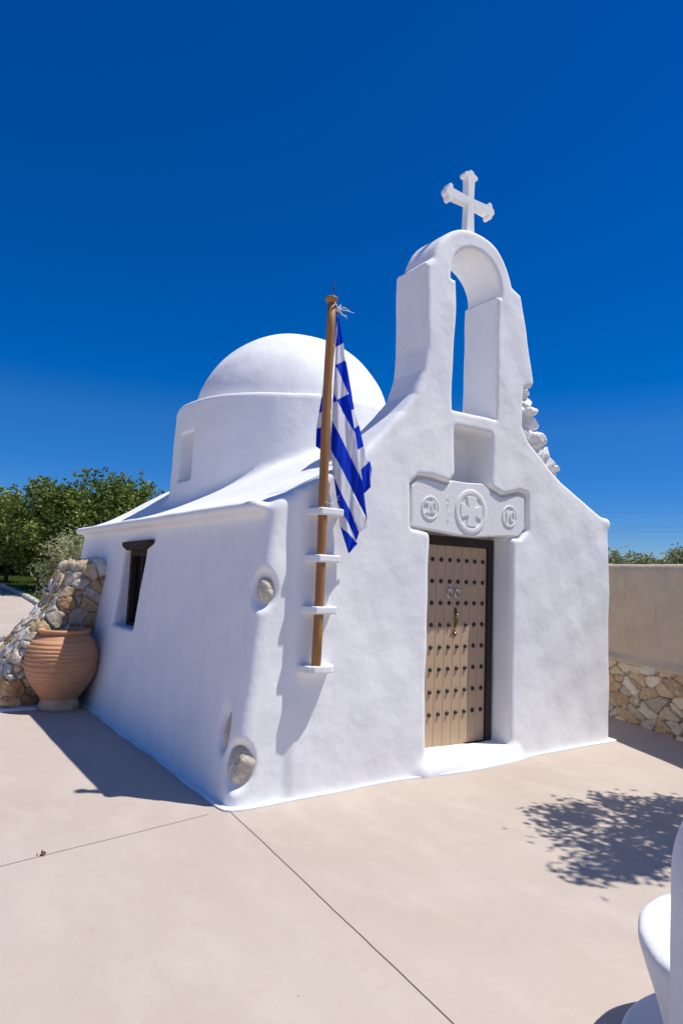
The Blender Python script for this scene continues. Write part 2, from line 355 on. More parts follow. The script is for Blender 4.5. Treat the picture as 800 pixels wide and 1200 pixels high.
def chapel_sdf(x, y, z):
    n = lumps(x, y, z, .007)
    # nave
    d = smax(.108*z-x, x-4.46, .05)
    d = smax(d, smax(-y+.004*z, y-5.75, .05), .11)
    d = smax(d, (z-vault(x))*.86, .09)
    # soft eaves along both long sides and the back
    ea = np.sqrt((x-.165)**2+((z-2.165)*1.15)**2+np.maximum(np.maximum(.13-y, y-5.72), 0)**2)-.052
    d = smin(d, ea, .10)
    eb = np.sqrt((x-4.45)**2+((z-2.345)*1.1)**2+np.maximum(np.maximum(.06-y, y-5.72), 0)**2)-.075
    d = smin(d, eb, .07)
    # bell gable
    g = poly2(x, z, GABLE)
    g = smax(g+.012, np.abs(y-.225+.003*z)-.235, .06)
    d = smin(d, g, .06)
    # flare of the roof up to the gable and fillet round the drum
    rr = np.sqrt((x-DCX)**2+(y-DCY)**2)
    dr = rr-(1.63-.04*(z-2.4)); dr = smax(dr, z-3.78, .07)
    d = smin(d, dr, .10)
    dm = (np.sqrt((rr/1.34)**2+((z-3.735)/1.225)**2)-1)*1.225
    dm = np.maximum(dm, 3.6-z)
    d = smin(d, dm, .035)
    # bell arch
    hole = np.minimum(box2(x, z, 2.05, 2.615, 3.225, 4.52), np.maximum(np.sqrt((x-2.318)**2+(z-4.50)**2)-.335, 4.46-z))
    hole = np.maximum(hole, y-1.2)
    d = smax(d, -hole, .045)
    # niche over the lintel, pocket of the lintel, door recess
    ni = smax(box2(x, z, 2.08, 2.56, 2.3, 3.06, .03), y-.34, .03)
    d = smax(d, -ni, .055)
    po = smax(poly2(x, z, LINTEL)-.028, y-.06, .02)
    d = smax(d, -po, .045)
    do = smax(box2(x, z, 1.81, 2.87, .115, 2.2, .02), y-.32, .02)
    d = smax(d, -do, .06)
    # rounded doorstep
    st = box3(x, y, z, (1.70, -.085, -.3), (2.98, .3, .095), .085)
    d = smin(d, st, .10)
    # drum niche
    ca, sa = math.cos(R(184.5)), math.sin(R(184.5))
    a = (x-DCX)*ca+(y-DCY)*sa; b = -(x-DCX)*sa+(y-DCY)*ca
    dn = box3(a, b, z, (1.37, -.165, 2.77), (2.2, .165, 3.36), .02)
    d = smax(d, -dn, .04)
    # splayed slot of the side window
    wi = smax(box2(y, z, 2.775, 3.565, 1.0, 1.885, .04), x-.36, .03)
    d = smax(d, -wi, .05)
    # hollows round the corner stones
    for c, r in (((.175, .01, 1.54), (.125, .125, .155)), ((.035, .25, .495), (.10, .095, .18)), ((.04, -.005, .29), (.145, .145, .185))):
        d = smax(d, -ellip(x, y, z, c, r), .04)
    return d-n
xs = np.concatenate([np.arange(-.14, 4.70, .024)])
ys = np.concatenate([np.arange(-.20, .62, .021), np.arange(.65, 5.95, .045)])
zs = np.arange(-.08, 5.16, .024)
def chapel_parts(c):
    x, y, z = c.T; rr = np.hypot(x-DCX, y-DCY)
    lab = np.zeros(len(c), int)
    zv = vault(x)
    lab[(z > zv-.05) & (y > .42) & (x > .13) & (x < 4.45)] = 1      # roof
    lab[(rr < 1.70) & (z > 2.3) & (y > .42) & (z > zv+.06)] = 2     # drum
    lab[(rr < 1.45) & (z > 3.795)] = 3                              # dome
    lab[(y < .43) & (z > 3.2) & (x > 1.3) & (x < 3.3)] = 4          # belfry
    lab[(y < .335) & (z < .2) & (x > 1.68) & (x < 2.99) & ((y < -.03) | ((z < .16) & (x > 1.80) & (x < 2.88)))] = 5
    return lab
sdf_object(['wall', 'roof', 'drum', 'dome', 'belfry', 'doorstep'], chapel_sdf, xs, ys, zs, plaster, chapel, chapel_parts)

# painted white strip where the walls meet the paving
def strip_obj(name, pts, m, parent, h=.014):
    bm = bmesh.new(); n = len(pts); a = [bm.verts.new((x, y, -.01)) for x, y in pts]; b = [bm.verts.new((x, y, h)) for x, y in pts]
    bm.faces.new(b)
    for i in range(n): bm.faces.new((a[i], a[(i+1) % n], b[(i+1) % n], b[i]))
    return bm_obj(name, bm, m, parent)
edge = [(-.055, 5.8)]
for t in np.linspace(5.6, .12, 60): edge.append((-.045-.012*math.sin(3.1*t)-.006*math.sin(11*t), t))
edge += [(-.05, .04), (-.035, -.01), (0, -.045)]
for t in np.linspace(.08, 4.45, 70):
    bulge = .075*math.exp(-((t-2.34)/.62)**4)
    edge.append((t, -.052-bulge-.010*math.sin(2.7*t+.5)-.005*math.sin(9*t)-.02*(t > 3)*(t-3)/1.5))
edge += [(4.53, -.05), (4.545, .05), (4.53, 5.8)]
strip_obj('painted_base_strip', edge, plaster_smooth, chapel)

# rubble exposed on the right shoulder of the gable
def rock(bm, c, r, seed, sub=2, rough=.34, cuts=16, lo=.50, hi=.82, grow=1.20):
    b = bmesh.ops.create_icosphere(bm, subdivisions=sub, radius=1)
    o = Vector((seed*3.1, seed*1.7, seed*.9)); planes = []
    rs = random.Random(seed)
    for k in range(cuts):
        v = Vector((rs.gauss(0, 1), rs.gauss(0, 1), rs.gauss(0, 1))).normalized(); planes.append((v, rs.uniform(lo, hi)))
    for v in b['verts']:
        p = v.co.normalized(); s = 1+rough*mnoise.noise(p*1.1+o)+.10*mnoise.noise(p*3.3+o)
        q = p*s
        for nrm, dd in planes:
            e = q.dot(nrm)-dd
            if e > 0: q = q-nrm*e*.97
        v.co = Vector((q.x*r[0], q.y*r[1], q.z*r[2]))*grow+Vector(c)
bm = bmesh.new(); k = 0
stones = [(3.15,3.57,.10,.065),(3.215,3.60,.075,.05),(3.255,3.48,.115,.065),(3.30,3.40,.10,.045),(3.14,3.40,.09,.06),(3.33,3.29,.14,.07),(3.20,3.20,.09,.058),(3.43,3.14,.15,.095),
          (3.57,3.02,.09,.06),(3.64,2.925,.085,.06),(3.70,2.865,.06,.045),(3.36,3.06,.07,.035),(3.12,3.30,.10,.05),(3.30,3.17,.12,.06),(3.48,2.98,.10,.06),(3.10,3.48,.10,.06)]
for (x, z, rx, rz) in stones:
    for j, y in enumerate((.085, .20, .32)):
        k += 1
        rock(bm, (x-.128+(random.uniform(-.02, .02) if j else 0)-.02*j, y+random.uniform(-.02, .02), z+random.uniform(-.02, .02)*(j > 0)), (rx*1.05, .085, rz*1.25), k, 3)
bm_obj('rubble_masonry', bm, limestone_white, chapel, smooth=False)
# rounded mortar core the stones sit in
bm = bmesh.new(); add_prism(bm, [(2.95, 3.60), (3.06, 3.60), (3.13, 3.46), (3.2, 3.3), (3.3, 3.12), (3.45, 2.97), (3.62, 2.82), (3.6, 2.7), (2.95, 2.9)], .05, .36)
bm_obj('mortar_core', bm, limestone_white, chapel)
# bare stones in the left corner
def corner_stone(c, r, seed, rot):
    bm = bmesh.new(); rock(bm, (0, 0, 0), r, seed, 4, .20, 10, .70, .90, 1.16)
    o = bm_obj('corner_stone', bm, raw_stone, chapel, smooth=True); o.rotation_euler = rot; o.location = c
    return o
tag(corner_stone((.248, .078, 1.525), (.066, .056, .10), 31, (0, .06, R(40))), 'upright buff stone left bare in the upper corner')
tag(corner_stone((.118, .255, .485), (.055, .055, .13), 44, (.12, .1, 0)), 'narrow grey stone left bare in the lower corner')
tag(corner_stone((.138, .085, .275), (.088, .088, .135), 57, (0, 0, R(35))), 'round pale stone left bare at the corner foot')

# carved lintel
bm = bmesh.new(); add_prism(bm, LINTEL, .004, .08)
lintel = bm_obj('carved_lintel', bm, marble_mat, chapel, bevel=.012, seg=3)
def flat_ring(cx, cz, r0, r1, parent, y=.004, h=.010, name='carved_ring'):
    bm = bmesh.new(); w = (r1-r0)
    add_lathe(bm, [(r0, y+.003), (r0+w*.12, y-h*.75), (r0+w*.3, y-h), (r1-w*.3, y-h), (r1-w*.12, y-h*.75), (r1, y+.003)], 64, 'y', (cx, 0, cz), close=False)
    return bm_obj(name, bm, marble_mat, parent, smooth=True)
flat_ring(2.318, 2.300, .150, .212, lintel)
flat_ring(1.811, 2.290, .088, .108, lintel, h=.009)
flat_ring(2.845, 2.300, .088, .108, lintel, h=.009)
def pattee(s, w0, w1, cx, cz):
    P = []
    for a in range(4):
        c, sn = math.cos(a*math.pi/2), math.sin(a*math.pi/2)
        for (u, v) in ((w0, w0), (s, w1), (s+.008, 0), (s, -w1)): P.append((cx+u*c-(-v)*sn, cz+u*sn+(-v)*c))
    return P
def pattee_pts(s, w0, w1, cx, cz):
    P = []
    for a in range(4):
        c, sn = math.cos(a*math.pi/2), math.sin(a*math.pi/2)
        for (u, v) in ((s, -w1), (s+.006, 0), (s, w1), (w0, w0)): P.append((cx+u*c-v*sn, cz+u*sn+v*c))
    return P
bm = bmesh.new(); add_prism(bm, pattee_pts(.136, .040, .066, 2.318, 2.300), -.008, .006)
bm_obj('carved_cross', bm, marble_mat, lintel, bevel=.005)
dg = None
def letters(txt, cx, cz, size, parent, name, depth=.012, rot=0):
    cu = bpy.data.curves.new('lettering', 'FONT'); cu.body = txt; cu.size = size; cu.extrude = depth/2; cu.align_x = 'CENTER'; cu.align_y = 'CENTER'; cu.bevel_depth = .002
    tmp = bpy.data.objects.new('lettering', cu); COL.objects.link(tmp)
    bpy.context.view_layer.update()
    me = bpy.data.meshes.new_from_object(tmp.evaluated_get(bpy.context.evaluated_depsgraph_get()))
    bpy.data.objects.remove(tmp)
    me.transform(Matrix.Translation((cx, .004-depth/2+.002, cz)) @ Matrix.Rotation(rot, 4, 'Y') @ Matrix.Rotation(math.pi/2, 4, 'X'))
    return link(name, me, marble_mat, parent)
letters('20', 1.811, 2.290, .15, lintel, 'carved_date', rot=-.08)
letters('10', 2.845, 2.295, .15, lintel, 'carved_date', rot=.03)
for i, ch in enumerate('AΓIP'): letters(ch, 2.015+.006*i, 2.395-.068*i, .06, lintel, 'carved_letter', .003)

# pole brackets built out of the facade
for z, w, dp, xx in ((2.115, .30, .165, .665), (1.755, .285, .165, .655), (1.365, .28, .165, .645), (.925, .285, .155, .635)):
    bm = bmesh.new(); hw = w/2; out = []
    n = 5 if z < 1 else 3
    for a in np.linspace(0, math.pi, 9 if z < 1 else 4):
        ca, sa = math.cos(a), math.sin(a)
        pw = .55 if z > 1 else .7
        out.append((xx-hw*math.copysign(abs(ca)**pw, ca), -dp*abs(sa)**(.5 if z > 1 else .75)-.012))
    pts = [(xx-hw, .05)] + out + [(xx+hw, .05)]
    a = [bm.verts.new((x, y, z)) for x, y in pts]; b = [bm.verts.new((x, y, z+.058)) for x, y in pts]
    bm.faces.new(a); bm.faces.new(b)
    for i in range(len(pts)): bm.faces.new((a[i], a[(i+1) % len(pts)], b[(i+1) % len(pts)], b[i]))
    bm_obj('pole_bracket', bm, plaster_smooth, chapel, bevel=.012, seg=3)

# cross on the belfry
def budded_cross():
    P = []
    def arm(L0, w0, w1):   # half profile of an arm from the crossing outward with a three-lobed end
        r = [(w0, w0*1.0), (L0-.075, w1)]
        for a in np.linspace(210, 20, 7): r.append((L0-.055+.026*math.cos(R(a)), w1+.014+.026*math.sin(R(a))))
        for a in np.linspace(70, 0, 5): r.append((L0-.036+.040*math.cos(R(a)), .042*math.sin(R(a))))
        return r
    for k, (L0, w0, w1) in enumerate(((.325, .038, .047), (.32, .038, .047), (.325, .038, .047), (.30, .038, .05))):
        c, s = math.cos(k*math.pi/2), math.sin(k*math.pi/2)
        if k < 3:
            h = arm(L0, w0, w1); q = [(u, -v) for u, v in h] + [(u, v) for u, v in h[::-1][1:]]
        else: q = [(.038, -.038), (.36, -.052), (.36, .052), (.038, .038)]
        for u, v in q[:-1]: P.append((u*c-v*s, u*s+v*c))
    return P
bm = bmesh.new(); add_prism(bm, [(2.30+x, 5.37+z) for x, z in budded_cross()], .062, .138)
bm_obj('cross', bm, plaster_smooth, chapel, bevel=.005)

# door of eight studded planks in a dark frame
dz0, dz1, dy = .135, 1.985, .235
bm = bmesh.new()
add_box(bm, (2.782, dy-.030, .118), (2.85, dy+.02, 2.07)); add_box(bm, (1.815, dy-.030, .118), (1.893, dy+.02, 2.07)); add_box(bm, (1.893, dy-.028, dz1+.004), (2.782, dy+.02, 2.07))
bm_obj('door_frame', bm, dark_wood, chapel, bevel=.005)
bm = bmesh.new(); add_box(bm, (1.893, dy+.022, .118), (2.785, dy+.04, dz1+.004)); bm_obj('door_back', bm, dark_wood, chapel)
bm = bmesh.new(); add_box(bm, (1.893, dy-.03, .112), (2.785, dy+.06, .131)); bm_obj('door_threshold', bm, dark_wood, chapel, bevel=.003)
pw = .1106; px0 = 1.896; stud_me = None
for leaf in range(2):
    bm = bmesh.new()
    for k in range(4):
        x = px0+(leaf*4+k)*pw; add_box(bm, (x+.0016, dy, dz0), (x+pw-.0016, dy+.022, dz1))
    lo = bm_obj('door_leaf', bm, door_paint, chapel, bevel=.004)
    tag(lo, 'left leaf of the studded beige door' if leaf == 0 else 'right leaf of the studded beige door with the brass pull')
    for k in range(4):
        for r_ in range(8):
            if leaf == 1 and k == 0 and r_ == 4: continue
            if stud_me is None:
                b2 = bmesh.new(); add_lathe(b2, [(.0225, .004), (.0215, -.004), (.0155, -.0145), (.007, -.0195), (.001, -.0205)], 14, 'y')
                stud_me = bpy.data.meshes.new('stud'); bmesh.ops.recalc_face_normals(b2, faces=b2.faces); b2.to_mesh(stud_me); b2.free()
                stud_me.polygons.foreach_set('use_smooth', [True]*len(stud_me.polygons)); stud_me.materials.append(iron_black)
            s = bpy.data.objects.new('stud', stud_me); COL.objects.link(s); s.parent = lo
            s.matrix_parent_inverse = Matrix.Translation(parent_world(lo)).inverted()
            s.location = (px0+(leaf*4+k+.5)*pw, dy, .428+r_*.2027)
    # ring knocker
    cx = px0+3.5*pw+.035 if leaf == 0 else px0+4.5*pw-.02; cx = 2.278 if leaf == 0 else 2.378
    bm = bmesh.new(); add_lathe(bm, [(.022, 0), (.020, -.008), (.010, -.02), (.001, -.022)], 16, 'y', (cx, dy, 1.572))
    add_tube(bm, [(cx+.032*math.sin(a), dy-.014, 1.535+.038*math.cos(a)) for a in np.linspace(0, 2*math.pi, 17)], .0065, 8)
    bm_obj('ring_knocker', bm, silver, lo, smooth=True)
    if leaf == 1:
        hx = 2.366; bm = bmesh.new()
        add_tube(bm, [(hx, dy-.002, 1.372), (hx, dy-.022, 1.365), (hx, dy-.034, 1.335), (hx, dy-.036, 1.295), (hx, dy-.030, 1.26), (hx, dy-.014, 1.235), (hx, dy-.002, 1.225)], [.012, .008, .008, .010, .008, .008, .012], 10)
        add_box(bm, (hx-.012, dy-.005, 1.21), (hx+.012, dy, 1.40))
        bm_obj('pull_handle', bm, brass, lo, smooth=True)
        bm = bmesh.new(); add_prism(bm, [(hx, 1.128), (hx+.027, 1.162), (hx, 1.196), (hx-.027, 1.162)], dy-.008, dy-.001)
        pl = bm_obj('keyhole_plate', bm, copper_plate, lo, bevel=.002)
        bm = bmesh.new(); add_lathe(bm, [(.009, -.0075), (.009, -.0125), (.001, -.013)], 12, 'y', (hx, dy, 1.162)); bm_obj('lock_cylinder', bm, silver, pl, smooth=True)

# side window: timber lintel, jambs, glass
win = bmesh.new(); add_box(win, (.335, 2.70, .985), (.35, 3.62, 1.92)); wo_ = bm_obj('window', win, glass_dark, chapel)
bm = bmesh.new()
for y0 in (3.495, 2.74): add_box(bm, (.275, y0, .98), (.334, y0+.075, 1.90))
add_box(bm, (.29, 3.15, 1.03), (.333, 3.20, 1.82)); add_box(bm, (.277, 2.80, .982), (.334, 3.50, 1.04)); add_box(bm, (.277, 2.80, 1.80), (.334, 3.50, 1.89))
bm_obj('window_frame', bm, old_wood, wo_, bevel=.006)
bm = bmesh.new(); a = []
P = [(2.55, 1.970), (2.54, 1.930), (2.62, 1.905), (2.74, 1.870), (3.36, 1.862), (3.46, 1.892), (3.53, 1.91), (3.535, 1.962)]
va = [bm.verts.new((.155, y, z)) for y, z in P]; vb = [bm.verts.new((.345, y, z)) for y, z in P]
bm.faces.new(va); bm.faces.new(vb)
for i in range(len(P)): bm.faces.new((va[i], vb[i], vb[(i+1) % len(P)], va[(i+1) % len(P)]))
bm_obj('window_lintel', bm, old_wood, wo_, bevel=.008)

# ------------------------------------------------------------------ flagpole
PB = Vector((.597, -.118, .975)); PT = Vector((.603, -.118, 3.83))
fp = empty('flagpole', PB, 'varnished wooden flagpole standing on small white brackets of the chapel front', 'flagpole')
bm = bmesh.new(); nseg = 12; pts = [PB.lerp(PT, i/nseg) for i in range(nseg+1)]
pts = [p+Vector((.006*math.sin(i*.6), 0, 0)) for i, p in enumerate(pts)]
add_tube(bm, pts, [.037-.004*i/nseg for i in range(nseg+1)], 20)
bm_obj('pole', bm, pole_wood, fp, smooth=True)
bm = bmesh.new(); add_lathe(bm, [(.034, -.03), (.038, -.012), (.048, -.004), (.051, .006), (.048, .015), (.030, .022), (.004, .024)], 24, 'z', PT)
bm_obj('pole_cap', bm, pole_wood, fp, smooth=True)
bm = bmesh.new(); add_tube(bm, [PT+Vector((.012, 0, .02)), PT+Vector((.013, 0, .09)), PT+Vector((.022, 0, .125)), PT+Vector((.018, 0, .185))], [.006, .006, .0045, .003], 8)
bm_obj('rod', bm, mat('rusty iron', (.12, .07, .05), .8, .2), fp, smooth=True)
bm = bmesh.new()
kx, kz = .665, 3.765
add_tube(bm, [PT+Vector((0, -.05, -.04)), PT+Vector((.045, -.02, -.05)), (kx, -.125, kz), (kx-.012, -.13, 3.60), (kx-.035, -.135, 3.35), (kx-.045, -.13, 3.0), (.645, -.12, 2.66), (.648, -.115, 2.55)], .0055, 6)
for dx, dz, dy_ in ((.10, .03, -.02), (.11, -.03, .03), (.07, .06, .05), (.12, .0, -.05), (.06, -.05, -.04)):
    add_tube(bm, [(kx, -.125, kz), (kx+dx*.5, -.125+dy_*.4, kz+dz*.9), (kx+dx, -.125+dy_, kz+dz*.7-.015)], [.004, .003, .002], 5)
bmesh.ops.create_icosphere(bm, subdivisions=2, radius=.02, matrix=Matrix.Translation((kx, -.125, kz)))
bm_obj('halyard', bm, rope_mat, fp, smooth=True)
bm = bmesh.new()
add_tube(bm, [(.648+.02*math.sin(a), -.125, 2.53+.025*math.cos(a)) for i, a in enumerate(np.linspace(0, 2*math.pi, 13))], .004, 6)
bm_obj('cord_ring', bm, rope_mat, fp, smooth=True)
bm = bmesh.new()
add_tube(bm, [(.60, -.16, 2.215), (.645, -.16, 2.20), (.68, -.155, 2.225), (.735, -.15, 2.285), (.765, -.15, 2.305), (.775, -.15, 2.27), (.735, -.15, 2.245), (.68, -.155, 2.235), (.66, -.16, 2.26), (.665, -.16, 2.30)], .0026, 6)
bm_obj('cord_bow', bm, rope_mat, fp, smooth=True)

# ------------------------------------------------------------------ flag, hanging limp in pleats; control rows run down each pleat edge
CAMP = Vector((-2.103, -4.318, 1.65))
def on_plane(px, py, y):                # measured outline of the hanging cloth, set at its own distance from the wall
    d = fw + r2*((px-400)/F_PX) - u2*((py-600)/F_PX)
    return CAMP + d*((y-CAMP.y)/d.y)
flag_bm = bmesh.new()
def panel(cols, first_blue=True, nu=7, nv=6, rip=.010):
    for j in range(len(cols)-1):
        (da, ca), (db, cb) = cols[j], cols[j+1]
        for k in range(len(ca)-1):
            g = []
            for i in range(nu+1):
                u = i/nu; row = []
                for v_ in range(nv+1):
                    v = v_/nv
                    a = Vector(ca[k]).lerp(Vector(ca[k+1]), v); b = Vector(cb[k]).lerp(Vector(cb[k+1]), v)
                    p = a.lerp(b, u); s = u*u*(3-2*u)
                    ya = da if not callable(da) else da(p.y); yb = db if not callable(db) else db(p.y)
                    y = ya+(yb-ya)*s
                    fall = min(1, max(0, (p.y-372)/90))
                    y += rip*fall*math.sin(p.x*.75+p.y*.045)+.6*rip*fall*math.sin(p.x*.31-p.y*.02+1)
                    row.append(flag_bm.verts.new(on_plane(p.x, p.y, y)))
                g.append(row)
            blue = (k % 2 == 0) == first_blue
            for i in range(nu):
                for v_ in range(nv):
                    f = flag_bm.faces.new((g[i][v_], g[i+1][v_], g[i+1][v_+1], g[i][v_+1])); f.material_index = 0 if blue else 1; f.smooth = True
A = [(394.2,366),(393,407),(392.3,428),(392.3,428.6),(390.3,461),(390,472),(388.8,493),(387.5,527),(391.0,559),(395.2,588),(398.5,617),(408,648)]
Mm = [(395,366),(396.5,405),(394.7,427),(394.6,431),(394.9,468.6),(395,469.4),(397,508),(398.5,546),(400.5,580),(405,607.5),(408,625),(408.6,648)]
Q = [(395.4,366.5),(399.5,403.5),(399.8,424.5),(401.5,446),(401.6,465),(405,489),(410,535),(414,577),(411,600.5),(412.5,622.5),(413.5,631.5),(409.5,647.5)]
Rr = [(395.8,367),(402,402),(404.5,422),(408.2,461),(408.4,461.6),(416,508),(424.5,564),(430,608.5),(420.5,624.5),(417.5,633.5),(418.7,637),(410,647)]
top = lambda a: (lambda py: -.125+(a+.125)*min(1, max(0, (py-366)/110)))
panel([(top(-.105), A), (top(-.165), Mm), (top(-.115), Q), (top(-.150), Rr)])
# white tip of the main pleat beside the lower stripes
panel([(top(-.118), [(411, 600), (411.5, 601)]), (top(-.150), [(430, 608.5), (430.4, 617)])], first_blue=False) if False else None
panel([(-.128, [(414, 577.5), (411.2, 600.5)]), (-.150, [(430, 608.8), (420.5, 624.5)]), (-.135, [(430.2, 609), (430.5, 616.5)])], first_blue=False, rip=.003)
RB = [(399,424),(407,481.5),(409,506),(413,531),(417,556),(422,582.7)]
O1 = [(405.6,424),(414.8,479.5),(420.6,498.5),(426,522.7),(432.8,540.5),(434,571)]
panel([(top(-.085), RB), (top(-.07), O1)])
panel([(-.07, [(432.8, 540.5), (434.2, 560), (434, 571)]), (-.05, [(433.2, 541), (435.2, 549), (434.6, 570)])])
LO = [(384.5,421),(379,449),(376.6,466),(373.6,484),(370.8,502.5),(370,523)]
LM = [(386,420),(382.5,448),(380.5,465),(378.8,482),(377,500.5),(378.5,529)]
LI = [(391,417),(389,446.5),(388.5,463),(388,480.5),(387.6,498),(388.4,534)]
panel([(-.045, LO), (-.065, LM), (-.035, LI)])
bmesh.ops.remove_doubles(flag_bm, verts=flag_bm.verts, dist=.0008)
fme = bpy.data.meshes.new('flag'); bmesh.ops.recalc_face_normals(flag_bm, faces=flag_bm.faces); flag_bm.to_mesh(fme); flag_bm.free()
flag = link('flag', fme, [flag_blue, flag_white])
sm = flag.modifiers.new('thickness', 'SOLIDIFY'); sm.thickness = .002; sm.offset = 0
tag(flag, 'blue and white striped flag with a cross hanging limp from the wooden pole', 'flag')

# ------------------------------------------------------------------ stones laid over a surface: jittered cells with grooves between
def lay_stones(V, Nn, U, cell, seed, depth, palette, mortar, jitter=.42, smallp=.0, groove=.03):
    """V verts, Nn normals, U 2-D or 3-D coordinates in metres (scaled so cells are round); returns displaced verts and colours"""
    rg = np.random.default_rng(seed); U = np.asarray(U)/np.asarray(cell); dim = U.shape[1]
    lo = np.floor(U.min(0)).astype(int)-2; hi = np.floor(U.max(0)).astype(int)+3
    gr = np.stack(np.meshgrid(*[np.arange(a, b) for a, b in zip(lo, hi)], indexing='ij'), -1).reshape(-1, dim).astype(float)
    if dim == 2: gr[:, 0] += .5*(gr[:, 1] % 2)
    S = gr+rg.uniform(-jitter, jitter, gr.shape)+.5
    near = np.full(len(S), False)
    d1 = np.full(len(V), 1e9); d2 = d1.copy(); i1 = np.zeros(len(V), int); i2 = i1.copy()
    w = rg.uniform(-.12, .12, len(S))
    for c in range(0, len(V), 4000):
        D = np.sqrt(((U[c:c+4000, None, :]-S[None])**2).sum(-1))+w[None]
        o = np.argpartition(D, 1, axis=1)[:, :2]
        a = np.take_along_axis(D, o, 1); sw = a[:, 0] > a[:, 1]; o[sw] = o[sw][:, ::-1]; a = np.sort(a, 1)
        d1[c:c+4000], d2[c:c+4000] = a[:, 0], a[:, 1]; i1[c:c+4000], i2[c:c+4000] = o[:, 0], o[:, 1]
    g = d2-d1
    m = sat((g-groove)/.11); m = m*(2-m)
    tilt = rg.normal(0, .30, (len(S), dim)); rise = rg.uniform(.65, 1.2, len(S))
    h = depth*m*(rise[i1]+.9*((U-S[i1])*tilt[i1]).sum(1)+.12*np.sin(U[:, 0]*9+i1)*np.sin(U[:, 1]*11+i1*2))
    h += .35*depth*m*np.sign(np.sin(i1*12.9))*np.abs(((U-S[i1])*rg.normal(0, 1, (len(S), dim))[i1]).sum(1))*-.8
    fn = np.array([mnoise.fractal(Vector(p)*16, .9, 2.1, 4) for p in V]); h += .16*depth*m*fn
    P = np.asarray(palette); col = P[rg.integers(0, len(P), len(S))]*rg.uniform(.8, 1.15, (len(S), 1))
    k = sat((g-groove*.5)/.07)[:, None]
    cc = np.asarray(mortar)[None]*(1-k)+col[i1]*k
    return V+Nn*h[:, None], np.concatenate([cc, np.ones((len(V), 1))], 1)

# stone buttress against the side wall
PROF = [(.45, -.2), (.45, 1.78), (.2, 1.76), (-.03, 1.755), (-.15, 1.68), (-.27, 1.44), (-.39, 1.18), (-.52, 1.0), (-.68, .80), (-.82, .57), (-.885, .4), (-.91, .28), (-.93, -.2)]
def but_sdf(x, y, z):
    front = 4.41-.30*sat((.1-x)/1.0)-.10*z
    d = smax(poly2(x, z, PROF)+.03, smax(front-y, y-5.4, .1), .12)
    return d-lumps(x*2, y*2, z*2, .012)
V, Fc = surface_nets(but_sdf, np.arange(-1.2, .36, .0155), np.arange(3.95, 5.6, .0165), np.arange(-.06, 2.0, .0155))
V, Nn = sdf_finish(but_sdf, V)
pal = [(.56, .51, .44), (.64, .60, .54), (.50, .37, .22), (.56, .40, .21), (.58, .50, .40), (.42, .25, .12), (.50, .44, .36), (.66, .61, .54), (.40, .33, .25), (.60, .46, .28)]
V2, colr = lay_stones(V, Nn, V+.035*np.sin(V[:, [1, 2, 0]]*9.0), (.225, .225, .155), 5, .036, pal, (.24, .195, .15), .42, groove=.02)
bo = link('stone_buttress', npmesh('stone_buttress', V2, Fc, True, col=colr), stone_tint)
tag(bo, 'sloping rough stone buttress leaning on the chapel side wall behind the clay jar', 'buttress')
strip = strip_obj('whitewashed_edging', [(-1.05, 4.15), (-1.02, 4.02), (-.6, 3.98), (-.06, 4.05), (-.02, 4.6), (-.5, 4.5), (-.9, 4.4)], plaster_smooth, bo, .02)

# ------------------------------------------------------------------ terracotta jar
jar = empty('terracotta_jar', (-.318, 3.965, 0), 'large ribbed terracotta jar standing in the corner by the stone buttress', 'jar')
prof = []
ctrl = [(.208, .125), (.252, .18), (.330, .30), (.384, .42), (.402, .54), (.396, .65), (.355, .755), (.288, .845), (.262, .872)]
cr = np.array([c[0] for c in ctrl]); ch_ = np.array([c[1] for c in ctrl])
hh = np.linspace(ch_[0], ch_[-1], 150)
def cubic(xq):
    n = len(ch_); m_ = np.gradient(cr, ch_); i = np.clip(np.searchsorted(ch_, xq)-1, 0, n-2); h = ch_[i+1]-ch_[i]; t = (xq-ch_[i])/h
    return (2*t**3-3*t**2+1)*cr[i]+(t**3-2*t**2+t)*h*m_[i]+(-2*t**3+3*t**2)*cr[i+1]+(t**3-t**2)*h*m_[i+1]
for h, rr_ in zip(hh, cubic(hh)):
    s = (h-.125)/.73
    amp = .0115*min(1, max(0, (h-.24)/.08))*(1 if h < .80 else .4)
    ph = (h*21.0+.25*math.sin(h*19)) % 1
    prof.append((rr_+amp*(1-abs(2*ph-1)**1.6)-.004, h))
bm = bmesh.new(); add_lathe(bm, prof, 96, 'z', jar.location, close=False)
bm_obj('body', bm, terracotta, jar, smooth=True)
bm = bmesh.new(); add_lathe(bm, [(.218, 0), (.228, .008), (.222, .05), (.208, .09), (.206, .128), (.15, .13)], 72, 'z', jar.location, close=True); bm_obj('foot', bm, terracotta_pale, jar, smooth=True)
bm = bmesh.new(); add_lathe(bm, [(.258, .868), (.272, .874), (.288, .884), (.293, .900), (.285, .914), (.262, .918), (.240, .912), (.232, .895), (.236, .85), (.28, .77), (.32, .67)], 96, 'z', jar.location, close=False); bm_obj('rim', bm, terracotta, jar, smooth=True)
bm = bmesh.new(); add_lathe(bm, [(.32, .67), (.35, .55), (.28, .30), (.02, .22)], 48, 'z', jar.location, close=False); bm_obj('inner_wall', bm, pot_inside, jar, smooth=True)

# ------------------------------------------------------------------ boundary wall on the right
wd = Vector((.51, 1.21, 0)).normalized(); wnrm = Vector((-wd.y, wd.x, 0))    # normal towards the court
W0 = Vector((5.77, .83, 0))
bw = empty('boundary_wall', W0, 'tan rendered boundary wall on a rubble stone base beside the chapel', 'wall')
def wall_fun(s, t, z): return None
L0, L1 = -3.2, 14.0
